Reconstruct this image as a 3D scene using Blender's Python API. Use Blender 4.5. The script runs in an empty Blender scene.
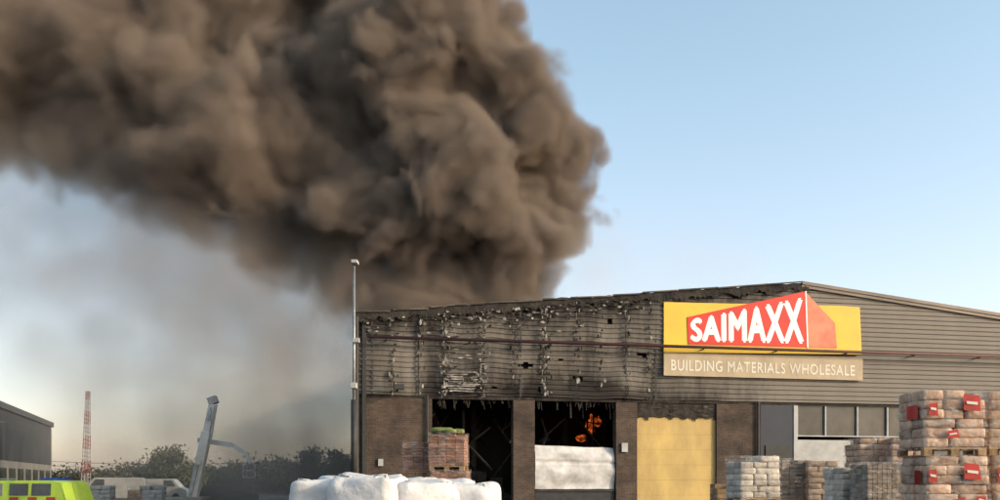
import bpy, math, random
from mathutils import Vector, Matrix, noise
random.seed(7)
R=random.random
def U(a,b): return a+(b-a)*random.random()
scene=bpy.context.scene
F=960.0; CH=1.8; HY=480.0
def P(x,y,Z): return Vector(((x-500)/F*Z, Z, CH+(HY-y)/F*Z))

# ---------------------------------------------------------------- materials
def mat(name,c1,c2=None,scale=3.0,rough=0.8,bump=0.0,bscale=None,metal=0.0,stretch=(1,1,1),spec=0.3,detail=6,island=0.0,lo=0.35,hi=0.65,brick=False):
    m=bpy.data.materials.new(name); m.use_nodes=True
    nt=m.node_tree; N=nt.nodes; L=nt.links
    b=N['Principled BSDF']
    b.inputs['Roughness'].default_value=rough; b.inputs['Metallic'].default_value=metal
    b.inputs['Specular IOR Level'].default_value=spec
    if c2 is None: c2=tuple(v*0.7 for v in c1)
    tc=N.new('ShaderNodeTexCoord'); mp=N.new('ShaderNodeMapping'); mp.inputs['Scale'].default_value=stretch
    L.new(tc.outputs['Object'],mp.inputs['Vector'])
    n=N.new('ShaderNodeTexNoise'); n.inputs['Scale'].default_value=scale; n.inputs['Detail'].default_value=detail; n.inputs['Roughness'].default_value=0.65
    L.new(mp.outputs[0],n.inputs['Vector'])
    mr=N.new('ShaderNodeMapRange'); mr.inputs[1].default_value=lo; mr.inputs[2].default_value=hi
    L.new(n.outputs['Fac'],mr.inputs[0])
    mx=N.new('ShaderNodeMix'); mx.data_type='RGBA'
    mx.inputs[6].default_value=(*c1,1); mx.inputs[7].default_value=(*c2,1)
    L.new(mr.outputs[0],mx.inputs[0])
    out=mx.outputs[2]
    if brick:
        sp=N.new('ShaderNodeSeparateXYZ'); cb=N.new('ShaderNodeCombineXYZ'); L.new(tc.outputs['Object'],sp.inputs[0]); L.new(sp.outputs[0],cb.inputs[0]); L.new(sp.outputs[2],cb.inputs[1])
        bt=N.new('ShaderNodeTexBrick'); bt.inputs['Scale'].default_value=1.0; bt.inputs['Brick Width'].default_value=0.225; bt.inputs['Row Height'].default_value=0.075; bt.inputs['Mortar Size'].default_value=0.006
        bt.inputs['Color1'].default_value=(1,1,1,1); bt.inputs['Color2'].default_value=(0.7,0.7,0.7,1); bt.inputs['Mortar'].default_value=(1.3,1.3,1.3,1)
        L.new(cb.outputs[0],bt.inputs['Vector'])
        mm=N.new('ShaderNodeMix'); mm.data_type='RGBA'; mm.blend_type='MULTIPLY'; mm.inputs[0].default_value=1; L.new(out,mm.inputs[6]); L.new(bt.outputs['Color'],mm.inputs[7]); out=mm.outputs[2]
    if island>0:
        g=N.new('ShaderNodeNewGeometry'); h=N.new('ShaderNodeHueSaturation')
        r2=N.new('ShaderNodeMapRange'); r2.inputs[3].default_value=1-island; r2.inputs[4].default_value=1+island
        L.new(g.outputs['Random Per Island'],r2.inputs[0]); L.new(r2.outputs[0],h.inputs['Value'])
        L.new(out,h.inputs['Color']); out=h.outputs[0]
    L.new(out,b.inputs['Base Color'])
    if bump>0:
        n2=N.new('ShaderNodeTexNoise'); n2.inputs['Scale'].default_value=bscale or scale*3; n2.inputs['Detail'].default_value=5
        L.new(mp.outputs[0],n2.inputs['Vector'])
        bp=N.new('ShaderNodeBump'); bp.inputs['Strength'].default_value=bump; bp.inputs['Distance'].default_value=0.05
        L.new(n2.outputs['Fac'],bp.inputs['Height']); L.new(bp.outputs[0],b.inputs['Normal'])
    return m
M={}
M['asphalt']=mat('asphalt',(0.06,0.058,0.055),(0.04,0.04,0.04),0.6,0.9,0.3,20)
M['brick']=mat('brown_brick',(0.10,0.072,0.055),(0.04,0.03,0.025),0.9,0.9,0.3,18,brick=True)
M['char']=mat('charred',(0.012,0.011,0.010),(0.05,0.043,0.036),3,0.95,0.6,12)
M['soot']=mat('soot_wall',(0.012,0.011,0.010),(0.035,0.028,0.022),1,0.95)
M['ash']=mat('ash_flake',(0.30,0.285,0.26),(0.10,0.09,0.08),6,0.9,island=0.45)
M['ydoor']=mat('yellow_door_paint',(0.54,0.38,0.13),(0.36,0.25,0.10),0.8,0.6,0.1,8,stretch=(1,1,.5))
M['bluepanel']=mat('dark_blue_panel',(0.025,0.032,0.05),(0.035,0.04,0.05),2,0.6)
M['white']=mat('white_paint',(0.62,0.61,0.59),(0.36,0.35,0.34),2,0.5,0.1)
M['offwhite']=mat('offwhite_panel',(0.42,0.42,0.41),(0.3,0.3,0.29),1.5,0.6,0.1,4)
M['greyw']=mat('grey_wall',(0.17,0.16,0.145),(0.12,0.115,0.105),1,0.8)
M['roof']=mat('roof_metal',(0.12,0.1,0.09),(0.06,0.05,0.045),1,0.6,metal=0.2)
M['flash']=mat('roof_flashing',(0.17,0.14,0.12),(0.10,0.085,0.07),1.5,0.5,metal=0.2,stretch=(0.3,1,1))
M['burntflash']=mat('burnt_flashing',(0.12,0.10,0.085),(0.02,0.018,0.015),1.5,0.7,stretch=(0.6,1,1))
M['pipe']=mat('red_oxide_pipe',(0.12,0.04,0.035),(0.065,0.028,0.025),2,0.55)
M['steel']=mat('galvanised_steel',(0.3,0.3,0.3),(0.2,0.2,0.2),4,0.45,metal=0.6)
M['dark']=mat('dark_metal',(0.04,0.04,0.04),(0.025,0.025,0.025),4,0.6)
M['rubber']=mat('rubber',(0.02,0.02,0.02),None,4,0.9)
M['wood']=mat('pallet_wood',(0.36,0.23,0.12),(0.2,0.13,0.07),5,0.85,0.3,30,island=0.25)
M['brickstack']=mat('stacked_brick',(0.32,0.15,0.09),(0.18,0.09,0.06),5,0.9,0.2,30,island=0.4)
M['block']=mat('concrete_block',(0.24,0.19,0.145),(0.13,0.105,0.08),5,0.9,0.3,30,island=0.3)
M['bag']=mat('white_sack',(0.54,0.48,0.40),(0.28,0.24,0.2),4,0.6,0.5,9,island=0.25)
M['tanbag']=mat('tan_sack',(0.44,0.30,0.19),(0.25,0.16,0.10),5,0.65,0.5,10,island=0.25)
M['pinkbag']=mat('pinkish_sack',(0.52,0.36,0.25),(0.27,0.15,0.095),5,0.6,0.5,10,island=0.35)
M['greensack']=mat('green_sheet',(0.2,0.23,0.06),(0.12,0.13,0.05),5,0.6,0.5,10)
M['bulk']=mat('woven_bulk_bag',(0.66,0.645,0.63),(0.46,0.45,0.44),1.8,0.7,0.8,4)
M['red']=mat('red_print',(0.50,0.04,0.03),(0.3,0.03,0.02),5,0.5)
M['sy']=mat('sign_yellow',(0.70,0.46,0.045),(0.60,0.39,0.05),1,0.45)
M['sr']=mat('sign_red',(0.62,0.035,0.02),(0.50,0.03,0.02),1,0.45)
M['ss']=mat('sign_salmon',(0.52,0.12,0.07),(0.60,0.22,0.12),1.2,0.45)
M['stan']=mat('sign_tan',(0.44,0.35,0.23),(0.34,0.27,0.18),1.5,0.5)
M['sw']=mat('sign_white',(0.85,0.85,0.83),(0.76,0.76,0.74),1,0.45)
M['sw2']=mat('sign_cream',(0.66,0.62,0.52),(0.58,0.54,0.45),1,0.5)
M['lime']=mat('lime_livery',(0.36,0.50,0.06),(0.30,0.42,0.05),2,0.4)
M['fred']=mat('fire_red',(0.36,0.05,0.04),(0.26,0.035,0.03),2,0.4)
M['bluelamp']=mat('blue_lamp',(0.02,0.06,0.35),None,2,0.2)
M['glass']=mat('window_glass',(0.07,0.075,0.07),(0.03,0.033,0.032),0.9,0.15,spec=0.35)
M['farclad']=mat('dark_cladding',(0.065,0.068,0.07),(0.045,0.048,0.05),0.5,0.6)
M['bark']=mat('bark',(0.09,0.065,0.045),None,6,0.95)
M['leafd']=mat('dark_foliage',(0.045,0.055,0.028),(0.024,0.03,0.018),0.4,0.8,island=0.4)
M['leafl']=mat('light_foliage',(0.085,0.088,0.032),(0.045,0.052,0.022),0.5,0.8,island=0.4)
def wrap_mat():
    m=bpy.data.materials.new('stretch_wrap'); m.use_nodes=True; nt=m.node_tree;N=nt.nodes;L=nt.links
    for n in list(N): N.remove(n)
    o=N.new('ShaderNodeOutputMaterial'); t=N.new('ShaderNodeBsdfTransparent'); g=N.new('ShaderNodeBsdfPrincipled')
    g.inputs['Base Color'].default_value=(0.55,0.53,0.5,1); g.inputs['Roughness'].default_value=0.25
    tc=N.new('ShaderNodeTexCoord'); mp=N.new('ShaderNodeMapping'); mp.inputs['Scale'].default_value=(1,1,3.5)
    n=N.new('ShaderNodeTexNoise'); n.inputs['Scale'].default_value=4; n.inputs['Detail'].default_value=7; n.inputs['Distortion'].default_value=0.8
    L.new(tc.outputs['Object'],mp.inputs[0]); L.new(mp.outputs[0],n.inputs['Vector'])
    r=N.new('ShaderNodeMapRange'); r.inputs[1].default_value=0.45; r.inputs[2].default_value=0.75; r.inputs[3].default_value=0.03; r.inputs[4].default_value=0.45
    L.new(n.outputs['Fac'],r.inputs[0])
    bp=N.new('ShaderNodeBump'); bp.inputs['Strength'].default_value=1; bp.inputs['Distance'].default_value=0.05
    L.new(n.outputs['Fac'],bp.inputs['Height']); L.new(bp.outputs[0],g.inputs['Normal'])
    mx=N.new('ShaderNodeMixShader'); L.new(r.outputs[0],mx.inputs[0]); L.new(t.outputs[0],mx.inputs[1]); L.new(g.outputs[0],mx.inputs[2]); L.new(mx.outputs[0],o.inputs['Surface'])
    return m
M['wrap']=wrap_mat()

# ---------------------------------------------------------------- mesh builder
class MB:
    def __init__(s): s.v=[]; s.f=[]
    def poly(s,pts):
        i=len(s.v); s.v+= [tuple(p) for p in pts]; s.f.append(list(range(i,i+len(pts))))
    def box(s,x0,x1,y0,y1,z0,z1,mtx=None):
        i=len(s.v); c=[(x0,y0,z0),(x1,y0,z0),(x1,y1,z0),(x0,y1,z0),(x0,y0,z1),(x1,y0,z1),(x1,y1,z1),(x0,y1,z1)]
        if mtx: c=[tuple(mtx@Vector(p)) for p in c]
        s.v+=c
        s.f+=[[i,i+3,i+2,i+1],[i+4,i+5,i+6,i+7],[i,i+1,i+5,i+4],[i+1,i+2,i+6,i+5],[i+2,i+3,i+7,i+6],[i+3,i,i+4,i+7]]
    def beam(s,p,q,w,h=None,w2=None,h2=None):
        h=h or w; w2=w2 or w; h2=h2 or h
        p=Vector(p);q=Vector(q); d=(q-p).normalized(); up=Vector((0,1,0)) if abs(d.z)>0.9 else Vector((0,0,1))
        a=d.cross(up).normalized(); b=a.cross(d)
        i=len(s.v)
        for o,ww,hh in((p,w,h),(q,w2,h2)):
            for sa,sb in((-1,-1),(1,-1),(1,1),(-1,1)): s.v.append(tuple(o+a*sa*ww/2+b*sb*hh/2))
        s.f+=[[i,i+1,i+2,i+3],[i+7,i+6,i+5,i+4]]+[[i+k,i+4+k,i+4+(k+1)%4,i+(k+1)%4] for k in range(4)]
    def cyl(s,p,q,r,r2=None,n=10):
        r2=r if r2 is None else r2
        p=Vector(p);q=Vector(q); d=(q-p).normalized(); up=Vector((0,1,0)) if abs(d.z)>0.9 else Vector((0,0,1))
        a=d.cross(up).normalized(); b=a.cross(d); i=len(s.v)
        for o,rr in((p,r),(q,r2)):
            for k in range(n):
                t=2*math.pi*k/n; s.v.append(tuple(o+a*math.cos(t)*rr+b*math.sin(t)*rr))
        s.f+=[[i+k,i+(k+1)%n,i+n+(k+1)%n,i+n+k] for k in range(n)]
        s.f+=[list(range(i,i+n))[::-1],list(range(i+n,i+2*n))]
    def pillow(s,c,a,b,h,e1=0.35,e2=0.35,nu=16,nv=8,wr=0.0,seed=0):
        i=len(s.v)
        sg=lambda x,e: math.copysign(abs(x)**e,x)
        for j in range(nv+1):
            v=-math.pi/2+math.pi*j/nv
            for k in range(nu):
                u=2*math.pi*(k+0.5)/nu
                x=a*sg(math.cos(v),e1)*sg(math.cos(u),e2); y=b*sg(math.cos(v),e1)*sg(math.sin(u),e2); z=h*sg(math.sin(v),e1)
                if wr: 
                    nn=noise.noise(Vector((x*2.2+seed*7,y*2.2,z*2.6)))*wr+noise.noise(Vector((x*6+seed*7,y*6,z*5)))*wr*0.5; l=Vector((x,y,z)).normalized(); x+=l.x*nn;y+=l.y*nn;z+=l.z*nn
                s.v.append((c[0]+x,c[1]+y,c[2]+z))
        for j in range(nv):
            for k in range(nu):
                s.f.append([i+j*nu+k,i+j*nu+(k+1)%nu,i+(j+1)*nu+(k+1)%nu,i+(j+1)*nu+k])
    def obj(s,name,m,parent=None,smooth=False,bevel=0):
        me=bpy.data.meshes.new(name); me.from_pydata(s.v,[],s.f); me.validate(); me.update()
        o=bpy.data.objects.new(name,me); scene.collection.objects.link(o); me.materials.append(m)
        if smooth:
            for p in me.polygons: p.use_smooth=True
        if parent: o.parent=parent
        if bevel:
            b=o.modifiers.new('b','BEVEL'); b.width=bevel; b.segments=2
        return o
def empty(name,loc=(0,0,0),rz=0):
    e=bpy.data.objects.new(name,None); scene.collection.objects.link(e); e.location=loc; e.rotation_euler=(0,0,rz); e.empty_display_size=0.2
    return e

# ---------------------------------------------------------------- ground
g=MB(); g.poly([(-900,-300,0),(900,-300,0),(900,1500,0),(-900,1500,0)]); g.obj('ground',M['asphalt'])

# ---------------------------------------------------------------- warehouse
TH=math.radians(12.2); AX,AY=-5.21,35.25; DX,DY=math.cos(TH),math.sin(TH)
W=35.6; EH=7.86; AH=9.72; CB=4.95
def S(x,d=0.0):
    u=(x-500)/F; return (u*(AY+d*DX)-(AX-d*DY))/(DX-u*DY)
def H(x,y,d=0.0):
    return CH+(HY-y)*(AY+S(x,d)*DY+d*DX)/F
def roofz(s): return EH+(AH-EH)*(1-abs(s-W/2)/(W/2))
wh=empty('warehouse_building',(AX,AY,0),TH)

def clad_mat():
    m=bpy.data.materials.new('burnt_cladding'); m.use_nodes=True; nt=m.node_tree;N=nt.nodes;L=nt.links
    b=N['Principled BSDF']; b.inputs['Roughness'].default_value=0.6; b.inputs['Specular IOR Level'].default_value=0.3
    at=N.new('ShaderNodeAttribute'); at.attribute_name='soot'
    tc=N.new('ShaderNodeTexCoord'); mp=N.new('ShaderNodeMapping'); mp.inputs['Scale'].default_value=(1.6,1,0.45)
    L.new(tc.outputs['Object'],mp.inputs[0])
    n=N.new('ShaderNodeTexNoise'); n.inputs['Scale'].default_value=2.2; n.inputs['Detail'].default_value=8; n.inputs['Roughness'].default_value=0.7; L.new(mp.outputs[0],n.inputs['Vector'])
    ma=N.new('ShaderNodeMath'); ma.operation='MULTIPLY_ADD'; ma.inputs[1].default_value=1.6; L.new(n.outputs['Fac'],ma.inputs[0])
    su=N.new('ShaderNodeMath'); su.operation='ADD'; su.inputs[1].default_value=-0.9; L.new(at.outputs['Fac'],su.inputs[0]); L.new(su.outputs[0],ma.inputs[2])
    cl=N.new('ShaderNodeClamp'); L.new(ma.outputs[0],cl.inputs[0])
    n2=N.new('ShaderNodeTexNoise'); n2.inputs['Scale'].default_value=0.8; n2.inputs['Detail'].default_value=4; L.new(mp.outputs[0],n2.inputs['Vector'])
    c0=N.new('ShaderNodeMix'); c0.data_type='RGBA'; c0.inputs[6].default_value=(0.20,0.178,0.15,1); c0.inputs[7].default_value=(0.135,0.12,0.102,1); L.new(n2.outputs['Fac'],c0.inputs[0])
    mx=N.new('ShaderNodeMix'); mx.data_type='RGBA'; L.new(cl.outputs[0],mx.inputs[0]); L.new(c0.outputs[2],mx.inputs[6]); mx.inputs[7].default_value=(0.018,0.014,0.011,1)
    L.new(mx.outputs[2],b.inputs['Base Color']); return m
M['clad']=clad_mat()
def sootf(s,z):
    t=max(0,roofz(s)-z)
    lf=max(0,min(1,(19.5-s)/4))
    a=lf*1.2*math.exp(-t/0.8)-(1-lf)*0.2
    for (x0,x1,k,h) in((432,513,0.9,0.75),(535,616,1.6,0.9),(637,716,0.9,0.6)):
        c=(S(x0)+S(x1))/2; w=(S(x1)-S(x0))/2
        dd=max(0,abs(s-c)-w); a+=k*math.exp(-dd/0.5)*math.exp(-(z-CB)/h)
    a+=lf*0.28*(0.6+noise.noise(Vector((s*0.35,z*0.5,3))))
    a+=lf*0.7*max(0,noise.noise(Vector((s*1.3,z*0.15,9))))
    a+=0.6*math.exp(-s/0.6)
    return a
pitch=0.19; prof=[(0.0,0.0),(0.08,0.0),(0.115,0.035),(0.165,0.035)]
rows=[]
z=CB
while z<AH:
    for dz,d in prof: rows.append((z+dz,-d))
    z+=pitch
rows=[r for r in rows if r[0]<AH-0.02]
ds=0.2; ns=int(W/ds)
vs=[];fs=[];so=[]
for (z,d) in rows:
    for k in range(ns+1):
        s=k*ds; zz=min(z,roofz(s)-0.02)
        left=max(0,min(1,(16-s)/5)); wv=noise.noise(Vector((s*0.55,z*0.9,1)))*0.12*left
        sag=0.07*left*noise.noise(Vector((s*0.9,z*0.3,5)))
        vs.append((s,d-0.04+wv,zz+sag)); so.append(sootf(s,z))
nc=ns+1
for j in range(len(rows)-1):
    for k in range(ns):
        s=(k+0.5)*ds; z=rows[j][0]
        if z>=roofz(s)-0.02: continue
        left=max(0,min(1,(18-s)/3))
        hole=noise.noise(Vector((s*1.5,z*2.2,20)))+0.8*math.exp(-(roofz(s)-z)/0.28)*left-0.2
        if left>0 and hole*left>0.42: continue
        fs.append([j*nc+k,j*nc+k+1,(j+1)*nc+k+1,(j+1)*nc+k])
me=bpy.data.meshes.new('cladding'); me.from_pydata(vs,[],fs); me.validate()
at=me.attributes.new('soot','FLOAT','POINT')
at.data.foreach_set('value',so); me.materials.append(M['clad'])
o=bpy.data.objects.new('cladding',me); scene.collection.objects.link(o); o.parent=wh
b=MB(); b.poly([(0.05,0.22,CB),(W-0.05,0.22,CB),(W-0.05,0.22,EH-0.05),(W/2,0.22,AH-0.05),(0.05,0.22,EH-0.05)]); b.box(0.02,W-0.02,0.0,0.2,CB-0.12,CB-0.005); b.obj('liner',M['char'],wh)
DEP=48; SK=5.0
b=MB(); b.poly([(0.02,0.4,0),(SK,DEP,0),(SK,DEP,EH-.1),(0.02,0.4,EH-.1)]); b.box(W-0.2,W,0.4,DEP,0,EH-0.1); b.poly([(SK,DEP,0),(W,DEP,0),(W,DEP,EH),(W/2,DEP,AH),(SK,DEP,EH+.3)]); b.obj('side_walls',M['greyw'],wh)
b=MB()
b.poly([(-0.12,-0.1,EH),(W/2,-0.1,AH+.02),(W/2,DEP,AH+.02),(SK-.12,DEP,EH+.25)])
b.poly([(W+.12,-0.1,EH),(W/2,-0.1,AH+.02),(W/2,DEP,AH+.02),(W+.12,DEP,EH)])
b.obj('roof',M['roof'],wh)
b=MB()
s0=S(800)
for lo,hi,y0,y1 in((0.0,0.13,-0.2,-0.1),(-0.13,-0.002,-0.16,-0.1)):
    pts=[(s0,roofz(s0)),(W+0.15,EH)]
    i=len(b.v)
    for (s,z) in pts:
        b.v+=[(s,y0,z+lo),(s,y1,z+lo),(s,y1,z+hi),(s,y0,z+hi)]
    b.f+=[[i,i+4,i+7,i+3],[i+3,i+7,i+6,i+2],[i,i+1,i+5,i+4],[i,i+3,i+2,i+1]]
b.obj('roof_flashing',M['flash'],wh)
b=MB(); st=0.07; k=0; s=-0.12
def fz(s): return roofz(max(0,min(W,s)))
def lo_(s): return 0.22+0.20*max(-0.5,noise.noise(Vector((s*2.1,0,0))))+0.26*max(0,noise.noise(Vector((s*9,4,0))))
def hi_(s): return 0.09+0.08*noise.noise(Vector((s*3.3,8,0)))+0.07*noise.noise(Vector((s*0.6,3,0)))
while s<s0+0.3:
    b.poly([(s,-0.17,fz(s)-lo_(s)),(s+st,-0.17+0.04*noise.noise(Vector((s*3,1,1))),fz(s+st)-lo_(s+st)),(s+st,-0.15,fz(s+st)+hi_(s+st)),(s,-0.15,fz(s)+hi_(s))]); s+=st
b.obj('charred_fascia',M['char'],wh)
b=MB(); s=-0.1
while s<s0:
    l=U(0.8,2.2); 
    if R()<0.7: b.beam((s,-0.21,fz(s)+0.07+U(-.02,.04)),(min(s+l,s0),-0.21,fz(min(s+l,s0))+0.07+U(-.05,.05)),0.04,0.05)
    s+=l+U(0,0.2)
b.obj('bent_gutter_edge',M['burntflash'],wh)
b=MB(); c=MB()
def flake(mb,s,z,w,h):
    y=-0.10-U(0,0.08); n=5; pts=[]
    for i in range(n):
        a=2*math.pi*i/n+U(-.3,.3); pts.append((s+math.cos(a)*w*U(.5,1),y-abs(U(0,0.06)),z+math.sin(a)*h*U(.5,1)))
    mb.poly(pts)
for xp,d,br in((392,0.5,.2),(420,0.5,.15),(444,1.5,.65),(449,.5,.4),(482,1.4,.65),(513,.5,.2),(543,1.6,.55),(576,.9,.3),(600,.4,.2),(627,.6,.3),(648,.6,.5),(548,.6,.2)):
    s=S(xp)
    for i in range(int(60*d)):
        z=U(CB,roofz(s)-0.1); flake(b if R()<br else c,s+random.gauss(0,0.08),z,U(.02,.08),U(.04,.16))
for i in range(300):
    s=U(0.2,S(640)); z=roofz(s)-abs(random.gauss(0,0.35))-0.15
    flake(b if R()<0.25 else c,s,z,U(.04,.16),U(.02,.08))
for i in range(150):
    s=U(S(443),S(486)); z=H(460,U(372,393)) if R()<.7 else H(460,U(335,372)); flake(b if R()<.6 else c,s,z,U(.05,.22),U(.015,.05))
for i in range(60):
    s=U(S(560),S(655)); z=roofz(s)-abs(random.gauss(0,0.12))-0.1; flake(c,s,z,U(.08,.25),U(.03,.1))
b.obj('ash_flakes',M['ash'],wh); c.obj('char_flakes',M['char'],wh)
b=MB()
for xp in(372,418,520,625,655): b.box(S(xp)-0.03,S(xp)+0.03,-0.10,-0.085,CB,roofz(S(xp))-0.25)
b.obj('panel_joints',M['dark'],wh)
b=MB(); 
for j in range(9):
    z0=H(460,391)-0+j*0.085; w=U(0.2,0.75); b.beam((S(446)+U(0,.2),-0.16,z0),(S(446)+0.3+w*1.3,-0.15-U(0,.05),z0+U(-.05,.03)),0.03,0.045)
b.obj('torn_insulation',M['ash'],wh)

def LW(mb,x0,x1,z0=0,z1=CB-0.125,y0=-0.02,y1=0.38):
    mb.box(S(x0),S(x1),y0,y1,z0,z1)
b=MB()
LW(b,365,432); LW(b,513.3,534.7); LW(b,616,637); LW(b,716.5,760)
b.box(0.0,S(365)-0.003,0.0,0.38,0,CB-0.125)
b.obj('brown_piers',M['brick'],wh)
b=MB(); LW(b,760.3,793); b.obj('blue_panel',M['bluepanel'],wh)
b=MB(); b.box(S(765),S(790),-0.06,-0.022,0,2.1+1.1); b.obj('side_door',M['dark'],wh)
b=MB(); LW(b,793.3,797,y0=-0.05); LW(b,797.2,850,0,H(820,440)); b.obj('white_panel',M['offwhite'],wh)
b=MB(); LW(b,850.2,918,0,H(820,440)); b.box(S(918.3),W,0,0.38,0,CB-0.125); LW(b,797.2,918,H(860,404),CB-0.125,0.0,0.38); b.obj('grey_wall',M['greyw'],wh)
zb,zt=H(858,437),H(858,404.5)
b=MB(); b.box(S(797.4),S(917.8),0.12,0.13,zb,zt); b.obj('window_glass',M['glass'],wh)
b=MB()
for xp in(797.6,826,858,888,917): b.box(S(xp)-0.03,S(xp)+0.03,0.02,0.11,zb+0.05,zt-0.05)
b.box(S(797.3),S(917.9),0.02,0.115,zb,zb+0.048); b.box(S(797.3),S(917.9),0.02,0.115,zt-0.048,zt-0.002)
b.obj('window_frames',M['offwhite'],wh)
b=MB()
zi=CB+0.15
b.poly([(0.7,7,0),(W-1,7,0),(W-1,7,zi),(0.7,7,zi)]); b.poly([(0.3,0.4,0),(0.9,7,0),(0.9,7,zi),(0.3,0.4,zi)])
b.poly([(0.3,.4,zi),(W-1,.4,zi),(W-1,7,zi),(0.3,7,zi)]); b.poly([(0.3,0.0,0.01),(W-1,0.0,0.01),(W-1,7,0.01),(0.3,7,0.01)])
b.poly([(S(720),.4,0),(S(720),7,0),(S(720),7,zi),(S(720),.4,zi)])
b.obj('burnt_interior',M['soot'],wh)
b=MB()
for i in range(34):
    s=U(S(434),S(614)); y=U(2,6.5); z=U(3.0,5.0); b.beam((s,y,z),(s+U(-1.2,1.2),y+U(-1,1),z-U(0,1.8)),U(.03,.12),U(.03,.1))
for xx in(455,500,560,604): b.beam((S(xx),5.5,0),(S(xx),5.5,5),0.22)
for i in range(14):
    s=U(S(434),S(530)); w=U(.4,.9); b.box(s,s+w,4,5,0,U(.8,2.6))
for xx in(586,592,603): b.beam((S(xx,4.2),4.2,2.2),(S(xx+3,4.2),4.4,4.6),0.07,0.05)
b.beam((S(575,4.3),4.3,H(575,421,4.3)),(S(612,4.3),4.3,H(612,425,4.3)),0.06,0.05)
b.obj('collapsed_steelwork',mat('burnt_steel',(0.07,0.06,0.05),(0.02,0.018,0.015),4,0.9),wh)
fm=bpy.data.materials.new('flame'); fm.use_nodes=True; nt=fm.node_tree; N=nt.nodes; bs=N['Principled BSDF']; bs.inputs['Base Color'].default_value=(0.05,0.01,0.005,1)
bs.inputs['Emission Strength'].default_value=0.9
tc=N.new('ShaderNodeTexCoord'); nn=N.new('ShaderNodeTexNoise'); nn.inputs['Scale'].default_value=5; nt.links.new(tc.outputs['Object'],nn.inputs['Vector'])
cr=N.new('ShaderNodeValToRGB'); cr.color_ramp.elements[0].position=0.42; cr.color_ramp.elements[0].color=(0.06,0.005,0.001,1); cr.color_ramp.elements[1].position=0.68; cr.color_ramp.elements[1].color=(1.0,0.18,0.03,1)
nt.links.new(nn.outputs['Fac'],cr.inputs[0]); nt.links.new(cr.outputs[0],bs.inputs['Emission Color'])
b=MB()
for i in range(8):
    px=U(588,599); s=S(px,5); z=H(px,U(418,428),5); b.pillow((s,5+U(-.2,.2),z),U(.05,.16),.1,U(.1,.24),1,1,14,10,0.14,i)
for i in range(4):
    px=U(572,586); s=S(px,5.6); z=H(px,U(436,441),5.6); b.pillow((s,5.6,z),U(.08,.25),.1,U(.04,.1),1,1,12,8,.06,i)
b.obj('flames',fm,wh,True)
b=MB(); nx,nz=30,24; s1,s2=S(535)+0.03,S(616)-0.03; zt2=H(575,445); zb2=H(575,489)
for j in range(nz+1):
    for k in range(nx+1):
        u=k/nx;v=j/nz; s=s1+(s2-s1)*u; z=zb2+(zt2-zb2)*v-0.1*u*v+0.03*noise.noise(Vector((u*4,v,1)))
        y=0.15-0.10*math.sin(v*math.pi)+0.08*noise.noise(Vector((u*3,v*4,2)))+(0.06 if abs(v-0.62)<0.03 else 0)+ (0.12*(v-0.85)/.15 if v>0.85 else 0)
        b.v.append((s,y,z))
for j in range(nz):
    for k in range(nx): b.f.append([j*(nx+1)+k,j*(nx+1)+k+1,(j+1)*(nx+1)+k+1,(j+1)*(nx+1)+k])
b.obj('white_sectional_door',M['white'],wh,True)
b=MB(); b.box(s1,s2,0.1,0.14,0,zb2-0.12); b.box(s1,s2,0.05,0.16,zb2-0.1,zb2-0.03); b.obj('door_lower_panel',M['dark'],wh)
b=MB(); z=0; yt=H(676,416)
while z<yt:
    h=min(0.6,yt-z); b.box(S(637)+0.01,S(716)+0.02,0.1,0.16,z,z+h-0.004); z+=0.6
b.obj('yellow_sectional_door',M['ydoor'],wh)
b=MB(); s=S(637)+0.005; e=S(716.4)
while s<e:
    l1=0.12+0.25*abs(noise.noise(Vector((s*2,0,6))))+0.2*max(0,noise.noise(Vector((s*7,0,2)))); s2_=min(s+0.06,e); b.poly([(s,0.05,yt-l1+0.1),(s2_,0.05,yt-l1+0.1),(s2_,0.04,CB-0.13),(s,0.04,CB-0.13)]); s+=0.06
b.obj('charred_header',M['char'],wh)
b=MB()
for i in range(30): 
    s=U(S(639),S(714)); z=U(yt-.05,CB-.15); y=0.0-U(0,.05); w=U(.04,.2);h=U(.02,.06); b.poly([(s,y,z),(s+w,y,z+U(-.04,.04)),(s+w,y-.02,z+h),(s,y-.01,z+h)])
b.obj('header_debris',M['burntflash'],wh)
b=MB()
for i in range(70):
    s=U(S(432),S(616)); l=U(.05,.4)*(1 if R()<.8 else 1.8); b.beam((s,0.1,CB-0.1),(s+U(-.08,.08),0.1,CB-0.1-l),U(.01,.06),0.02)
b.obj('hanging_debris',M['char'],wh)
b=MB(); pz=H(365,337); b.cyl((S(366),-0.5,pz-0.06),(W,-0.5,pz-0.06),0.06); b.obj('red_pipe',M['pipe'],wh,True)
b=MB()
s=1.0
while s<W: b.beam((s,-0.5,pz-0.13),(s,-0.05,pz-0.13),0.04); s+=3.1
b.obj('pipe_brackets',M['dark'],wh)
b=MB(); b.box(S(362),S(366),-0.12,-0.05,0,EH-0.2); b.cyl((-0.08,-0.2,0),(-0.08,-0.2,EH-0.1),0.09); b.obj('corner_downpipe',M['dark'],wh)
b=MB(); b.box(S(378),S(383),-0.1,-0.022,H(380,466),H(380,459)); b.box(S(621),S(627),-.1,-.022,H(624,452),H(624,443)); b.obj('alarm_boxes',M['offwhite'],wh)
b=MB(); b.beam((S(397),-0.02,H(397,392)),(S(397),-0.5,H(397,388)),0.05); b.box(S(392),S(402),-0.75,-0.45,H(397,391),H(397,386)); b.obj('wall_floodlight',M['dark'],wh)
b=MB(); b.cyl((S(427),-0.1,0),(S(427),-0.1,CB),0.04); b.cyl((S(757),-0.1,0),(S(757),-0.1,CB),0.05); b.obj('drain_pipes',M['dark'],wh)

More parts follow.
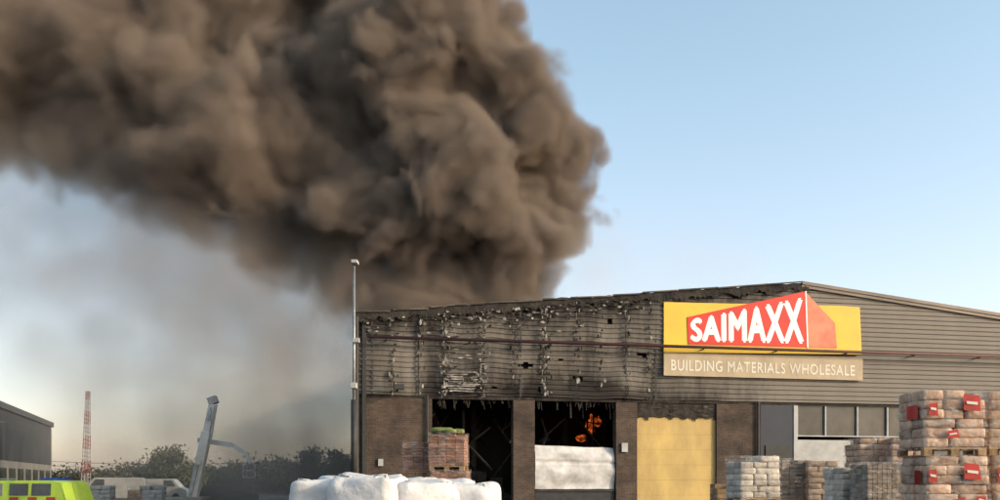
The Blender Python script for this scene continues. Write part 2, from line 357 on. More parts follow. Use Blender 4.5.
# ---------------------------------------------------------------- sign
sg=empty('shop_sign',(AX,AY,0),TH)
def FP(x,y,d): return (S(x),d,H(x,y))
def slab(mb,q,y0,y1):
    i=len(mb.v); mb.v+=[(p[0],y0,p[2]) for p in q]+[(p[0],y1,p[2]) for p in q]; n=len(q)
    mb.f+=[list(range(i,i+n)),list(range(i+n,i+2*n))[::-1]]+[[i+k,i+n+k,i+n+(k+1)%n,i+(k+1)%n] for k in range(n)]
b=MB(); slab(b,[FP(662,353,0),FP(859,355,0),FP(857,308,0),FP(835,306.5,0),FP(662,303,0)],-0.2,-0.14); b.obj('yellow_board',M['sy'],sg)
b=MB(); slab(b,[FP(662,376,0),FP(860,381,0),FP(860,358,0),FP(662,353.5,0)],-0.2,-0.14); b.obj('tan_board',M['stan'],sg)
b=MB(); slab(b,[FP(686,345,0),FP(804,348,0),FP(802,292.5,0),FP(685,318,0)],-0.225,-0.204); b.obj('red_panel',M['sr'],sg)
b=MB(); slab(b,[FP(804.4,348,0),FP(834,349,0),FP(832,324,0),FP(802.4,292.5,0)],-0.222,-0.204); b.obj('salmon_side_panel',M['ss'],sg)
b=MB(); slab(b,[FP(804.2,348.6,0),FP(805.4,348.6,0),FP(803.4,292.2,0),FP(802.2,292.2,0)],-0.235,-0.227)
b.obj('sign_trim',M['sw'],sg)
def text_mesh(txt,quad,d,name,m,off=0.02,space=1.0):
    cu=bpy.data.curves.new(name,'FONT'); cu.body=txt; cu.space_character=space; cu.resolution_u=4
    layers=[(-off,0),(off,0),(0,off*.7),(0,-off*.7),(0,0)] if off else [(0,0)]
    to=bpy.data.objects.new(name+'_tmp',cu); scene.collection.objects.link(to)
    dg=bpy.context.evaluated_depsgraph_get(); dg.update()
    me=bpy.data.meshes.new_from_object(to.evaluated_get(dg)); bpy.data.objects.remove(to)
    bv=[v.co.copy() for v in me.vertices]; bf=[list(p.vertices) for p in me.polygons]
    V=[];Fc=[]
    for li,(ox,oy) in enumerate(layers):
        i=len(V); V+=[(v.x+ox,v.y+oy,li) for v in bv]; Fc+=[[i+q for q in f] for f in bf]
    xs=[v[0] for v in V]; ys=[v[1] for v in V]; x0,x1,y0,y1=min(xs),max(xs),min(ys),max(ys)
    bl,br,tr,tl=quad; out=[]
    for v in V:
        u=(v[0]-x0)/(x1-x0); w=(v[1]-y0)/(y1-y0)
        px=(bl[0]*(1-u)+br[0]*u)*(1-w)+(tl[0]*(1-u)+tr[0]*u)*w
        py=(bl[1]*(1-u)+br[1]*u)*(1-w)+(tl[1]*(1-u)+tr[1]*u)*w
        q=FP(px,py,d); out.append((q[0],q[1]-0.0015*v[2],q[2]))
    b=MB(); b.v=out; b.f=Fc; b.obj(name,m,sg)
text_mesh('SAIMAXX',[(688,342.5),(801,345),(800,298),(688,320)],-0.229,'main_lettering',M['sw'],0.055,1.1)
text_mesh('BUILDING MATERIALS WHOLESALE',[(669,371),(852,376.5),(852,366),(669,360)],-0.204,'strapline_lettering',M['sw2'],0.02,1.12)

# ---------------------------------------------------------------- lamp post
lp=empty('lamp_post',P(354,480,33.5)*1.0); lp.location.z=0
top=CH+217*33.5/F
b=MB(); b.cyl((0,0,0),(0,0,3),0.09,0.075); b.cyl((0,0,3),(0,0,top),0.06,0.045); b.obj('post',M['steel'],lp,True)
b=MB(); b.cyl((0,0,1.4),(0,0,4.6),0.11); b.cyl((0,0,0),(0,0,.3),.16); b.obj('sleeve',M['dark'],lp,True)
b=MB(); b.box(-.06,.16,-.3,.1,top-.06,top+.06); b.box(-.05,.2,-.12,.05,CH+140*33.5/F-.1,CH+140*33.5/F+.06); b.box(-.1,.12,-.25,.02,CH+94*33.5/F-.1,CH+94*33.5/F+.1); b.obj('lamp_heads',M['offwhite'],lp,bevel=0.02)

# ---------------------------------------------------------------- pallets & stock
def pallet(mb,x,y,z,w,d):
    for k in range(5): 
        yy=y-d/2+k*(d-0.12)/4; mb.box(x-w/2,x+w/2,yy,yy+0.12,z+0.115,z+0.137)
    for xx in(-w/2,-0.07,w/2-0.14):
        mb.box(x+xx,x+xx+0.14,y-d/2,y-d/2+0.12,z+0.02,z+0.1145); mb.box(x+xx,x+xx+0.14,y+d/2-0.12,y+d/2,z+0.02,z+0.1145)
        mb.box(x+xx,x+xx+0.14,y-d/2,y+d/2,z,z+0.0198)
    mb.box(x-w/2,x+w/2,y-d/2+0.002,y-d/2+0.1,z+0.137,z+0.15)
def wrapshell(mb,x,y,z,w,d,h,seed,amp=0.03):
    n=14; i=len(mb.v); ring=[]
    for j in range(9):
        v=j/8
        for k in range(4*n):
            sd=k//n; t=(k%n)/n
            c=[(-1,-1),(1,-1),(1,1),(-1,1)]; a=c[sd]; bb=c[(sd+1)%4]
            X=a[0]*(1-t)+bb[0]*t; Y=a[1]*(1-t)+bb[1]*t
            nn=1+amp*noise.noise(Vector((X*3+seed,Y*3,v*5)))*1.6
            mb.v.append((x+X*w/2*nn,y+Y*d/2*nn,z+v*h+0.02*noise.noise(Vector((X*4+seed,Y*4,v)))))
    m4=4*n
    for j in range(8):
        for k in range(m4): mb.f.append([i+j*m4+k,i+j*m4+(k+1)%m4,i+(j+1)*m4+(k+1)%m4,i+(j+1)*m4+k])
    mb.f.append([i+8*m4+k for k in range(m4)])
def bag_stack(name,px,Z,levels,w,d,hl,m,nl=6,rot=0,logos=False,topy=None,wrap=True,nb=2,e1=0.22):
    loc=P(px,480,Z); e=empty(name,(loc.x,loc.y+d/2,0),rot)
    wd=MB(); bg=MB(); wr=MB(); rd=MB(); wt=MB()
    z=0.0; 
    if topy is not None:
        tot=CH+(HY-topy)*Z/F; hl=tot/levels-0.15
    for l in range(levels):
        ox,oy=U(-.04,.04),U(-.03,.03)
        pallet(wd,ox,oy,z,w,d); z+=0.15
        lh=hl/nl
        for j in range(nl):
            sp=U(.38,.62)
            cuts=[0,sp,1] if nb==2 else [0,1]
            if R()<.25 and nb==2: cuts=[0,.33,.67,1]
            for a in range(len(cuts)-1):
                for c in range(2):
                    if l==levels-1 and j==nl-1 and R()<.25: continue
                    wa,wb=cuts[a]*w,cuts[a+1]*w
                    bg.pillow((ox-w/2+(wa+wb)/2+U(-.01,.01),oy-d/4+d/2*c+U(-.02,.02),z+lh*(j+.5)),(wb-wa)*0.5*0.99,d/4*0.98,lh*0.52,e1,e1,20,10,wr=0.018,seed=R()*50)
        if wrap: wrapshell(wr,ox,oy,z-0.05,w*1.03,d*1.03,hl+0.07,R()*30)
        if logos:
            for (lx,lz,lw,lhh) in((-w*0.44,hl*.56,w*.14,hl*.24),(w*0.06,hl*.6,w*.27,hl*.28),(-w*.1,hl*.12,w*.18,hl*.14),(w*.3,hl*.2,w*.16,hl*.16)):
                if R()<.25: continue
                yy=oy-d/2*1.03-0.035
                lx+=U(-.06,.06); lz+=U(-.05,.05); k1=U(-.04,.04)
                rd.poly([(ox+lx,yy,z+lz),(ox+lx+lw,yy+U(-.01,.01),z+lz+k1),(ox+lx+lw*U(.85,1),yy,z+lz+lhh+k1),(ox+lx,yy+U(-.01,.01),z+lz+lhh*U(.8,1.1))])
                wt.poly([(ox+lx+lw*.15,yy-.013,z+lz+lhh*.4),(ox+lx+lw*.8,yy-.013,z+lz+lhh*.4+k1),(ox+lx+lw*.8,yy-.013,z+lz+lhh*.58+k1),(ox+lx+lw*.15,yy-.013,z+lz+lhh*.57)])
            for q in range(2):
                xx=ox-w/2*1.03-0.035; ly=U(-d*.4,d*.2)
                rd.poly([(xx,oy+ly,z+hl*.5),(xx,oy+ly+.2,z+hl*.5),(xx,oy+ly+.2,z+hl*.75),(xx,oy+ly,z+hl*.75)])
        z+=hl
    wd.obj('pallets',M['wood'],e); bg.obj('bags',m,e,True)
    if wrap: wr.obj('wrap',M['wrap'],e)
    if logos: rd.obj('red_labels',M['red'],e); wt.obj('label_text',M['sw2'],e)
    return e
def block_stack(name,px,Z,levels,w,d,topy,m,bw,bh,gap=0.006,rot=0,wrap=True):
    loc=P(px,480,Z); e=empty(name,(loc.x,loc.y+d/2,0),rot)
    wd=MB(); bg=MB(); wr=MB(); tot=CH+(HY-topy)*Z/F; hl=tot/levels-0.15; z=0
    for l in range(levels):
        ox,oy=U(-.03,.03),U(-.03,.03); pallet(wd,ox,oy,z,w,d); z+=.15
        nz=max(1,int(hl/bh)); nx=max(1,int(w/bw)); ny=3
        h=hl/nz; ww=w/nx; dd=d/ny
        for j in range(nz):
            for a in range(nx):
                for c in range(ny):
                    if 0<c<ny-1 and 0<a<nx-1 and j<nz-1: continue
                    if j==nz-1 and l==levels-1 and R()<.12: continue
                    q=U(0,.008)
                    bg.box(ox-w/2+a*ww+gap,ox-w/2+(a+1)*ww-gap,oy-d/2+c*dd+gap-q,oy-d/2+(c+1)*dd-gap-q,z+j*h+gap*.7,z+(j+1)*h-gap*.7)
        if wrap: wrapshell(wr,ox,oy,z,w*1.04,d*1.04,hl+0.05,R()*30,0.02)
        z+=hl
    wd.obj('pallets',M['wood'],e); bg.obj('blocks',m,e)
    if wrap: wr.obj('wrap',M['wrap'],e)
    return e,z
block_stack('brick_pallet_stack',417,27,3,0.86,0.9,443,M['brickstack'],0.22,0.075,rot=0.1)
e,zt3=block_stack('brick_pallet_stack',449,26.5,3,0.98,1.0,434,M['brickstack'],0.22,0.075,rot=-0.08)
b=MB()
for i in range(6): b.pillow((U(-.35,.35),U(-.35,.2),zt3+.08+U(0,.06)),U(.12,.24),U(.12,.2),U(.05,.09),.6,.6,12,8,.04,i)
b.obj('green_sheeting',M['greensack'],e,True)
def bulk(px,Z,topy,w,seed,rot):
    loc=P(px,480,Z); e=empty('bulk_bag',(loc.x,loc.y+w/2,0),rot)
    tot=CH+(HY-topy)*Z/F; b=MB(); h=tot/2
    for l in range(2):
        b.pillow((0,0,h*(l+.5)),w/2*U(1,1.06),w/2,h/2*1.03,0.28,0.35,64,40,0.09,seed+l)
    for sx in(-1,1):
        for sy in(-1,1):
            p=[Vector((sx*w*.38,sy*w*.38,tot-.14)),Vector((sx*w*.33,sy*w*.33,tot+0.03)),Vector((sx*w*.2,sy*w*.36,tot+.02)),Vector((sx*w*.15,sy*w*.38,tot-.12))]
            for q in range(3): b.beam(p[q],p[q+1],0.05,0.012)
    b.obj('sack',M['bulk'],e,True)
bulk(314,13.5,481,0.85,1,0.2); bulk(366,13.0,476.5,0.98,4,-.2); bulk(420,13.2,483,0.9,8,0.3); bulk(467,13.6,485,0.82,12,-.1); bulk(345,14.8,478.5,1.0,17,.4); bulk(404,15.0,479.5,1.0,23,.1); bulk(448,14.9,483,.9,31,-.3)
bag_stack('bagged_cement_pallet',757,24,2,1.05,1.0,1,M['bag'],7,0.15,topy=456,nb=2)
block_stack('concrete_block_pallet',795,25,2,0.8,1.0,460,M['block'],0.2,0.11,rot=.1)
bag_stack('bagged_cement_pallet',826,24.5,2,0.75,1.0,1,M['tanbag'],7,-.1,topy=461,nb=2)
bag_stack('bagged_plaster_pallet',875,27,3,0.95,1.0,1,M['pinkbag'],5,0.1,topy=438,nb=2)
bag_stack('bagged_plaster_pallet',908,26.5,3,0.9,1.0,1,M['pinkbag'],5,-.05,topy=438,nb=2)
block_stack('concrete_block_pallet',882,20,2,0.62,.9,464,M['block'],0.1,0.1,rot=0.05)
block_stack('concrete_block_pallet',908,20.3,2,0.5,.9,464,M['block'],0.1,0.1,rot=0.0)
bag_stack('bagged_cement_pallet',851,21,2,0.5,1.0,1,M['bag'],7,.1,topy=468,nb=2)
bag_stack('labelled_bag_pallet',955,16,3,1.06,1.0,1,M['pinkbag'],6,0.03,True,topy=390)
bag_stack('labelled_bag_pallet',1024,16.6,3,1.06,1.0,1,M['tanbag'],6,-0.02,True,topy=391)
block_stack('timber_crate_stack',733,28,2,0.9,1.0,484,M['wood'],0.45,0.12,wrap=False)

# ---------------------------------------------------------------- left background
fb=empty('distant_warehouse')
p0=Vector((-30,46,0)); p1=Vector((-48.6,104,0)); d=(p1-p0).normalized(); nrm=Vector((d.y,-d.x,0))
if nrm.x<0: nrm=-nrm
L_=(p1-p0).length; b=MB(); k=0; hh=8.0
while k<L_:
    a=p0+d*k; c=p0+d*(k+0.3); e_=p0+d*(k+0.5)
    for (q,r,o1,o2) in((a,c,0,0),(c,e_,0.05,0.05)): b.poly([(*(q+nrm*o1).xy,3.4),(*(r+nrm*o2).xy,3.4),(*(r+nrm*o2).xy,hh-.5),(*(q+nrm*o1).xy,hh-.5)])
    k+=0.5
q=p0-nrm*25; r=p1-nrm*25
b.poly([(*p1.xy,0),(*r.xy,0),(*r.xy,hh),(*p1.xy,hh)]); b.poly([(*p0.xy,hh-.1),(*p1.xy,hh-.1),(*r.xy,hh+.5),(*q.xy,hh+.5)])
b.obj('cladding_walls',M['farclad'],fb)
b=MB(); b.beam(p0+Vector((0,0,hh-.25))+nrm*.1,p1+Vector((0,0,hh-.25))+nrm*.1,0.3,0.5); b.obj('gutter',M['dark'],fb)
b=MB(); b.poly([(*p0.xy,0),(*p1.xy,0),(*p1.xy,3.4),(*p0.xy,3.4)]); b.obj('brick_base',M['greyw'],fb)
b=MB(); k=2
while k<L_-4:
    a=p0+d*k+nrm*.03; c=p0+d*(k+3)+nrm*.03; b.poly([(*a.xy,1.0),(*c.xy,1.0),(*c.xy,2.8),(*a.xy,2.8)]); k+=4.2
b.obj('windows',M['glass'],fb)

def vehicle(name,cx,cy,rot,Lg,Wd,Ht,bodym,kind='van',livery=False):
    e=empty(name,(cx,cy,0),rot)
    if livery: pf=[(-.5,.16),(-.5,.62),(-.5,.98),(-.49,1.0),(.42,1.0),(.46,.96),(.49,.62),(.5,.5),(.5,.35),(.5,.16)]
    elif kind=='van': pf=[(-.5,.16),(-.5,.62),(-.495,.97),(-.47,1.0),(.22,1.0),(.27,.97),(.38,.62),(.485,.5),(.5,.35),(.5,.16)]
    else: pf=[(-.5,.2),(-.5,.55),(-.46,.65),(-.38,.95),(-.33,1.0),(.1,1.0),(.16,.96),(.27,.64),(.46,.56),(.5,.4),(.5,.2)]
    b=MB(); n=len(pf)
    for y in(-Wd/2,Wd/2):
        for (x,z) in pf: 
            inset=(0.03 if livery else 0.09)*Wd*max(0,(z-.6))/.4; b.v.append((x*Lg,y-math.copysign(inset,y),z*Ht))
    b.f+=[list(range(n)),list(range(n,2*n))[::-1]]+[[k,n+k,n+(k+1)%n,(k+1)%n] for k in range(n)]
    b.obj('body',bodym,e,bevel=0.05)
    w=MB()
    wins=[(-.33,-.1),(-.08,.1),(.12,.27)] if kind!='van' else [(.1,.27)]
    if livery: wins=[(.16,.27),(.29,.40)]
    ins=0.03 if livery else 0.09
    for y in(-1,1):
        for x0,x1 in wins:
            z0,z1=.66*Ht,.93*Ht; f=lambda z: y*(Wd/2-ins*Wd*(z/Ht-.6)/.4+0.012)
            sl=.07 if x1>.2 and not livery else 0
            w.poly([(x0*Lg,f(z0),z0),((x1+sl*.6)*Lg,f(z0),z0),((x1-sl*.5)*Lg,f(z1),z1),(x0*Lg,f(z1),z1)])
    w.obj('windows',M['glass'],e)
    t=MB()
    for x in(-.31,.31):
        for y in(-1,1): t.cyl((x*Lg,y*(Wd/2-.2),.33),(x*Lg,y*(Wd/2+.02),.33),.33,n=18)
    t.obj('wheels',M['rubber'],e)
    if livery:
        a=MB();c=MB()
        for y in(-1,1):
            for k in range(18):
                for j in range(3):
                    x0=-.48+k*.0535; z0=(.30+j*.11)*Ht
                    q=[(x0*Lg,y*(Wd/2+.012),z0),((x0+.052)*Lg,y*(Wd/2+.012),z0),((x0+.052)*Lg,y*(Wd/2+.012),z0+.105*Ht),(x0*Lg,y*(Wd/2+.012),z0+.105*Ht)]
                    (a if (k+j)%2 else c).poly(q)
        a.obj('lime_blocks',M['lime'],e); c.obj('red_blocks',M['fred'],e)
        q=MB(); q.box(.3*Lg,.38*Lg,-.7,.7,Ht+.002,Ht+.1); q.obj('light_bar',M['bluelamp'],e)
        q=MB()
        for k in range(4): q.box((-.46+k*.15)*Lg,(-.33+k*.15)*Lg,-Wd/2-.004,-Wd/2+.05,.66*Ht,.93*Ht)
        q.obj('locker_shutters',M['steel'],e)
        q=MB()
        for yy in(-.3,.1): q.beam((-.48*Lg,yy,Ht+.06),(.1*Lg,yy,Ht+.06),.05)
        for k in range(12): q.beam(((-.47+k*.05)*Lg,-.3,Ht+.06),((-.47+k*.05)*Lg,.1,Ht+.06),.03)
        q.obj('roof_ladder',M['steel'],e)
    return e
v=P(-2,480,40); vehicle('fire_engine',v.x,v.y,-0.06,7.2,2.3,1.78,M['lime'],'van',True)
v=P(112,480,78); vehicle('parked_van',v.x,v.y,math.pi+.3,5.0,1.9,2.0,M['offwhite'],'van')
v=P(160,480,84); vehicle('parked_van',v.x,v.y,0.1,5.0,1.9,1.9,M['offwhite'],'van')
v=P(228,480,70); vehicle('parked_car',v.x,v.y,0.3,4.3,1.8,1.5,M['dark'],'car')
for px in(98,136,150):
    bag_stack('wrapped_goods_pallet',px,58,1,1.2,1.2,1.3,M['offwhite'] if px!=136 else M['tanbag'],5,0.1)

bl=empty('boom_lift')
Z=40
b=MB(); c0=P(192,480,Z); c0.z=0; b.box(c0.x-1.3,c0.x+1.3,Z-1,Z+1,.35,.75); b.box(c0.x-.9,c0.x+.6,Z-.7,Z+.7,.78,1.1); b.obj('chassis',M['greyw'],bl,bevel=.05)
b=MB()
for x in(-.95,.95):
    for y in(-1.0,1.0): b.cyl((c0.x+x,Z+y-.15,.45),(c0.x+x,Z+y+.15,.45),.45,n=18)
b.obj('wheels',M['rubber'],bl)
b=MB(); b.beam(P(193,499,Z),P(207,432,Z),.36,.42); b.beam(P(206,436,Z),P(213,404,Z),.27,.32); b.obj('main_boom',M['offwhite'],bl,bevel=.03)
b=MB(); b.beam(P(190,497,Z-.3),P(198,462,Z-.3),.10); b.cyl(P(198,462,Z-.5),P(198,462,Z+.5),.12); b.beam(P(209,402,Z),P(217,399,Z),.36,.3); b.beam(P(213,399,Z),P(209,420,Z-.3),.08); b.beam(P(211,440,Z-.25),P(217,404,Z-.25),.05); b.obj('cylinders_and_knuckle',M['steel'],bl)
b=MB(); b.beam(P(198,440,Z+.5),P(232,445,Z+.5),.13,.2); b.beam(P(232,445,Z+.5),P(248,455,Z+.5),.12,.16); b.beam(P(247,454,Z+.5),P(250,463,Z+.5),.10); b.obj('jib',M['offwhite'],bl)
b=MB(); cc=P(251,468,Z+.5)
for dx in(-.25,.25):
    for dy in(-.3,.3): b.beam(cc+Vector((dx,dy,-.4)),cc+Vector((dx,dy,.2)),.03)
for zz in(-.4,-.1,.2):
    for dy in(-.3,.3): b.beam(cc+Vector((-.25,dy,zz)),cc+Vector((.25,dy,zz)),.03)
    for dx in(-.25,.25): b.beam(cc+Vector((dx,-.3,zz)),cc+Vector((dx,.3,zz)),.03)
b.obj('basket',M['steel'],bl)
lm=empty('aerial_ladder'); Z=82
rd=MB();wt=MB(); A0=P(85.5,500,Z); A1=P(88,391,Z); A0.z=0.3
n=26
for k in range(n):
    t0=k/n;t1=(k+1)/n; m_=rd if (k//3)%2==0 else wt
    w0=.3*(1-t0)+.12*t0; w1=.3*(1-t1)+.12*t1; a=A0.lerp(A1,t0); c=A0.lerp(A1,t1)
    for sx in(-1,1):
        for sy in(-1,1): m_.beam(a+Vector((sx*w0,sy*w0,0)),c+Vector((sx*w1,sy*w1,0)),.055)
    for sy in(-1,1):
        m_.beam(a+Vector((-w0,sy*w0,0)),c+Vector((w1,sy*w1,0)),.04); m_.beam(a+Vector((-w0,sy*w0,0)),a+Vector((w0,sy*w0,0)),.04)
rd.obj('red_sections',M['fred'],lm); wt.obj('white_sections',M['white'],lm)
b=MB(); b.box(A0.x-1.2,A0.x+1.2,Z-1.2,Z+1.2,0,1.0); b.cyl((A0.x,Z,1.0),(A0.x,Z,1.5),.7,n=20); b.obj('turntable',M['fred'],lm,bevel=.05)

# ---------------------------------------------------------------- trees
def tree(mb_t,mb_l,x,y,h,w,n,leaf,base=0.25,seed=0):
    mb_t.cyl((x,y,0),(x,y,h*.45),.03*h,.02*h,8)
    cl=[]
    for i in range(26):
        a=U(0,6.28); r=math.sqrt(R())*w/2; zz=U(base,1.0)
        prof=math.sin(min(1,max(0.12,(1.05-zz)/(1.05-base)))*math.pi*.62)
        cx,cy,cz=x+math.cos(a)*r*prof,y+math.sin(a)*r*prof,h*zz*U(.9,1)
        cl.append((cx,cy,cz,U(.08,.17)*w+.2))
        mb_t.cyl((x,y,h*U(.2,.45)),(cx,cy,cz),.012*h,.004*h,5)
    for i in range(n):
        c=random.choice(cl); 
        v_=Vector((random.gauss(0,1),random.gauss(0,1),random.gauss(0,.7))); v_=v_*(c[3]*.6)
        p=Vector(c[:3])+v_; p.z=max(p.z,.3)
        a=Vector((U(-1,1),U(-1,1),U(-1,1))).normalized()*leaf; bb=Vector((U(-1,1),U(-1,1),U(-1,1))).normalized()*leaf
        mb_l.poly([p-a,p+bb*.6,p+a,p-bb*.6])
t=MB();l=MB(); v=P(172,480,105); tree(t,l,v.x,v.y,5.2,6.5,3800,.22,.15); e=empty('broadleaf_tree'); t.obj('trunk',M['bark'],e); l.obj('foliage',M['leafl'],e)
t=MB();l=MB(); v=P(312,480,88); tree(t,l,v.x,v.y,4.7,4.0,3200,.18,.12); e=empty('broadleaf_tree'); t.obj('trunk',M['bark'],e); l.obj('foliage',M['leafd'],e)
t=MB();l=MB(); v=P(338,480,86); tree(t,l,v.x,v.y,4.3,4.0,3200,.18,.12); e=empty('broadleaf_tree'); t.obj('trunk',M['bark'],e); l.obj('foliage',M['leafd'],e)
t=MB();l=MB()
for px,hy,wd in((105,474,6),(122,470,6),(140,468,7),(152,464,6),(190,464,7),(212,469,7),(232,467,7),(252,465,7),(270,461,7),(288,464,7),(300,466,6),(326,464,7),(350,462,7),(62,475,6),(80,474,6),(200,473,8),(245,472,8),(375,464,8)):
    Z=U(112,135); v=P(px,480,Z); tree(t,l,v.x,v.y,CH+(480-hy)*Z/F,wd*1.25,1300,.28,.05)
e=empty('distant_trees'); t.obj('trunks',M['bark'],e); l.obj('foliage',M['leafd'],e)
b=MB(); pv=None
for k in range(400):
    x=-160+k*1.0; z=2.2+1.0*noise.noise(Vector((x*.15,0,0)))+.8*noise.noise(Vector((x*.6,3,0)))
    if pv: b.poly([(pv[0],190,0),(x,190,0),(x,191,z),(pv[0],191,pv[1])])
    pv=(x,z)
b.obj('distant_hedge',M['leafd'])
pl=empty('overhead_power_line'); b=MB()
ya=P(45,474,110); yb=P(345,470,110)
for off in(0,.5):
    pv=None
    for k in range(25):
        t_=k/24; p=ya.lerp(yb,t_); p.z-=1.0*4*t_*(1-t_)*.6; p.z+=off+1
        if pv is not None: b.beam(pv,p,.045)
        pv=p
for q in(ya,yb): b.cyl((q.x,q.y,0),(q.x,q.y,q.z+1.8),.12); b.beam((q.x-.7,q.y,q.z+1.3),(q.x+.7,q.y,q.z+1.3),.1)
b.obj('wires_and_poles',M['dark'],pl)

# ---------------------------------------------------------------- smoke volumes
YC=57.0; K=YC/F
def B(x,y,r,dy=0): return (Vector(((x-500)*K,YC+dy,CH+(HY-y)*K)),r*K)
main=[B(470,305,72),B(520,285,55,1),B(420,285,62,-1),B(375,295,45,-1),B(500,240,78),B(535,200,66,1),B(450,190,80,-3),B(548,140,50,1),B(490,120,85,-1),B(480,55,62),B(430,60,85,-3),B(445,-10,72),B(370,110,85,-1),
 B(360,20,85,1),B(385,215,80,-2),B(330,200,85,0),B(325,262,48,1),B(270,215,70,0),B(250,150,95,-2),B(200,180,70,-1),B(280,70,85,1),B(190,90,105,1),B(150,155,80,0),B(110,60,115,2),B(90,130,75,1),
 B(20,40,110,2),B(20,110,70,3),B(-70,50,120,3),B(220,-20,110,2),B(100,-50,110,3),B(330,-50,90,2),B(-60,-60,110,3),B(572,195,34,1)]
haze=[B(330,330,110,2),B(270,370,130,2),B(210,300,130,2),B(120,260,130,3),B(40,220,130,3),B(270,430,120,3),B(120,390,115,3),B(380,400,90,3),B(30,320,110,3),B(-60,250,130,3),B(600,275,46,-2),B(670,282,40,-2),B(730,284,34,-2),B(320,290,90,1)]
def inp(L,sock,v_):
    if isinstance(v_,bpy.types.NodeSocket): L.new(v_,sock)
    else: sock.default_value=v_
def make_volume(name,which,box,vx,color,aniso,step):
    X0,X1,Y0,Y1,Z0,Z1=box
    ng=bpy.data.node_groups.new(name+'_nodes','GeometryNodeTree'); ng.interface.new_socket(name='Geometry',in_out='INPUT',socket_type='NodeSocketGeometry'); ng.interface.new_socket(name='Geometry',in_out='OUTPUT',socket_type='NodeSocketGeometry')
    N=ng.nodes;L=ng.links
    def nd(t,**k):
        n=N.new(t)
        for a,v_ in k.items(): setattr(n,a,v_)
        return n
    def MA(op,a,b_=0.0,c=0.0,clamp=False):
        n=nd('ShaderNodeMath',operation=op,use_clamp=clamp); inp(L,n.inputs[0],a); inp(L,n.inputs[1],b_)
        if op in('SMOOTH_MIN','MULTIPLY_ADD'): inp(L,n.inputs[2],c)
        return n.outputs[0]
    def VM(op,a,b_=None,s=None):
        n=nd('ShaderNodeVectorMath',operation=op); inp(L,n.inputs[0],a)
        if b_ is not None: inp(L,n.inputs[1],b_)
        if s is not None: n.inputs['Scale'].default_value=s
        return n.outputs['Value'] if op in('DISTANCE','LENGTH') else n.outputs[0]
    pos=nd('GeometryNodeInputPosition').outputs[0]
    def NO(vec,scale,detail,rough=0.5):
        n=nd('ShaderNodeTexNoise'); L.new(vec,n.inputs['Vector']); n.inputs['Scale'].default_value=scale; n.inputs['Detail'].default_value=detail; n.inputs['Roughness'].default_value=rough; return n
    def VO(vec,scale,smooth=0.35):
        n=nd('ShaderNodeTexVoronoi',feature='SMOOTH_F1'); L.new(vec,n.inputs['Vector']); n.inputs['Scale'].default_value=scale; n.inputs['Smoothness'].default_value=smooth; return n.outputs['Distance']
    wn=NO(pos,0.16,2).outputs['Color']; w1=VM('SCALE',VM('SUBTRACT',wn,(0.5,0.5,0.5)),s=5.0)
    p1=VM('ADD',pos,w1)
    wn2=NO(pos,0.7,2).outputs['Color']; p2=VM('ADD',p1,VM('SCALE',VM('SUBTRACT',wn2,(0.5,0.5,0.5)),s=1.3))
    def union(bl,vec,k):
        cur=None
        for c,r in bl:
            dd=MA('SUBTRACT',VM('DISTANCE',vec,tuple(c)),r)
            cur=dd if cur is None else MA('SMOOTH_MIN',cur,dd,k)
        return cur
    if which=='main':
        sdf=union(main,VM('ADD',pos,VM('SCALE',VM('SUBTRACT',wn,(0.5,0.5,0.5)),s=3.0)),0.7)
        b1=VO(p2,0.27); b2=VO(p2,0.62); b3=NO(p2,1.4,3,0.65).outputs['Fac']; b4=VO(p2,1.3)
        s_=MA('ADD',sdf,MA('MULTIPLY',b1,2.4)); s_=MA('ADD',s_,MA('MULTIPLY',b2,1.5)); s_=MA('ADD',s_,MA('MULTIPLY',b4,0.85)); s_=MA('ADD',s_,MA('MULTIPLY',b3,1.0)); s_=MA('ADD',s_,-2.6)
        sep=nd('ShaderNodeSeparateXYZ'); L.new(pos,sep.inputs[0])
        soft=nd('ShaderNodeMapRange'); L.new(sep.outputs[0],soft.inputs[0]); soft.inputs[1].default_value=-5; soft.inputs[2].default_value=-24; soft.inputs[3].default_value=0.85; soft.inputs[4].default_value=4.5
        den=MA('DIVIDE',MA('MULTIPLY',s_,-1.0),soft.outputs[0],clamp=True)
        den=MA('MULTIPLY',den,1.7)
    else:
        hs=union(haze,p1,3.0)
        hd=MA('DIVIDE',MA('MULTIPLY',MA('SUBTRACT',hs,1.0),-1.0),5.0,clamp=True)
        hn=MA('MULTIPLY_ADD',NO(p2,0.3,3,0.6).outputs['Fac'],2.4,-0.5,clamp=True)
        den=MA('MULTIPLY',MA('MULTIPLY',hd,hn),0.26)
        # denser close to the fire, thinner down-wind
        sep=nd('ShaderNodeSeparateXYZ'); L.new(pos,sep.inputs[0])
        fx=nd('ShaderNodeMapRange'); L.new(sep.outputs[0],fx.inputs[0]); fx.inputs[1].default_value=-30; fx.inputs[2].default_value=-10; fx.inputs[3].default_value=0.45; fx.inputs[4].default_value=1.0
        fr=nd('ShaderNodeMapRange'); L.new(sep.outputs[0],fr.inputs[0]); fr.inputs[1].default_value=2; fr.inputs[2].default_value=7; fr.inputs[3].default_value=1.0; fr.inputs[4].default_value=0.35
        den=MA('MULTIPLY',MA('MULTIPLY',den,fx.outputs[0]),fr.outputs[0])
    vc=nd('GeometryNodeVolumeCube'); inp(L,vc.inputs['Density'],den); vc.inputs['Min'].default_value=(X0,Y0,Z0); vc.inputs['Max'].default_value=(X1,Y1,Z1)
    vc.inputs['Resolution X'].default_value=int((X1-X0)/vx); vc.inputs['Resolution Y'].default_value=int((Y1-Y0)/vx); vc.inputs['Resolution Z'].default_value=int((Z1-Z0)/vx)
    sm=bpy.data.materials.new(name+'_mat'); sm.use_nodes=True; nt=sm.node_tree
    sm.cycles.volume_step_rate=step
    for n in list(nt.nodes): nt.nodes.remove(n)
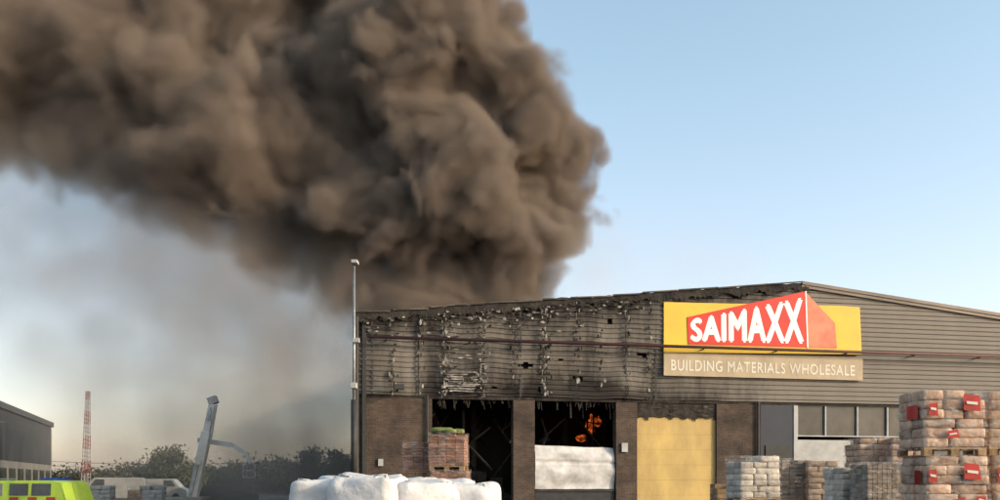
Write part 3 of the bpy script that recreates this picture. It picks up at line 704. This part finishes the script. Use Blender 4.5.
    o_=nt.nodes.new('ShaderNodeOutputMaterial'); pv_=nt.nodes.new('ShaderNodeVolumePrincipled'); nt.links.new(pv_.outputs[0],o_.inputs['Volume'])
    pv_.inputs['Color'].default_value=(*color,1); pv_.inputs['Density'].default_value=1.0; pv_.inputs['Anisotropy'].default_value=aniso
    stm=nd('GeometryNodeSetMaterial'); stm.inputs['Material'].default_value=sm; L.new(vc.outputs[0],stm.inputs[0])
    go=nd('NodeGroupOutput'); L.new(stm.outputs[0],go.inputs[0])
    me=bpy.data.meshes.new(name); so_=bpy.data.objects.new(name,me); scene.collection.objects.link(so_)
    md=so_.modifiers.new('smoke','NODES'); md.node_group=ng
make_volume('smoke_plume','main',(-37,9.5,47,67,10,35.5),0.22,(0.41,0.325,0.262),-0.3,3.0)
make_volume('smoke_haze','haze',(-37,17.5,47,66,0.4,25),0.8,(0.93,0.80,0.69),0.0,2.2)

# ---------------------------------------------------------------- light
az=math.radians(110); el=math.radians(20)
Ld=Vector((math.sin(az)*math.cos(el),math.cos(az)*math.cos(el),math.sin(el)))
sl=bpy.data.lights.new('sun','SUN'); sl.energy=3.2; sl.angle=math.radians(0.5); sl.color=(1,0.80,0.57)
so2=bpy.data.objects.new('sun',sl); scene.collection.objects.link(so2); so2.rotation_euler=Ld.to_track_quat('Z','Y').to_euler()
w=bpy.data.worlds.new('World'); scene.world=w; w.use_nodes=True; nt=w.node_tree; bg=nt.nodes['Background']
sk=nt.nodes.new('ShaderNodeTexSky'); sk.sky_type='NISHITA'; sk.sun_disc=False; sk.sun_elevation=el; sk.sun_rotation=az; sk.dust_density=2.0; sk.air_density=1.0; sk.ozone_density=1.0
hs_=nt.nodes.new('ShaderNodeHueSaturation'); hs_.inputs['Saturation'].default_value=0.82; hs_.inputs['Value'].default_value=2.0
# low-level haze: warm the sky near the horizon
tcw=nt.nodes.new('ShaderNodeTexCoord'); spw=nt.nodes.new('ShaderNodeSeparateXYZ'); nt.links.new(tcw.outputs['Generated'],spw.inputs[0])
rw=nt.nodes.new('ShaderNodeValToRGB'); rw.color_ramp.elements[0].position=0.0; rw.color_ramp.elements[0].color=(1.16,1.0,1.0,1); rw.color_ramp.elements[1].position=0.40; rw.color_ramp.elements[1].color=(0.98,1.06,1.0,1)
nt.links.new(spw.outputs[2],rw.inputs[0])
tn=nt.nodes.new('ShaderNodeMix'); tn.data_type='RGBA'; tn.blend_type='MULTIPLY'; tn.inputs[0].default_value=1; nt.links.new(rw.outputs[0],tn.inputs[7])
nt.links.new(sk.outputs[0],hs_.inputs['Color']); nt.links.new(hs_.outputs[0],tn.inputs[6]); nt.links.new(tn.outputs[2],bg.inputs[0]); bg.inputs[1].default_value=0.15

cam=bpy.data.cameras.new('camera'); co=bpy.data.objects.new('camera',cam); scene.collection.objects.link(co); co.location=(0,0,CH); co.rotation_euler=(math.pi/2,0,0)
cam.lens=36*F/1000; cam.shift_y=0.23; cam.clip_end=3000; scene.camera=co
scene.view_settings.view_transform='Standard'; scene.view_settings.look='None'; scene.view_settings.exposure=0
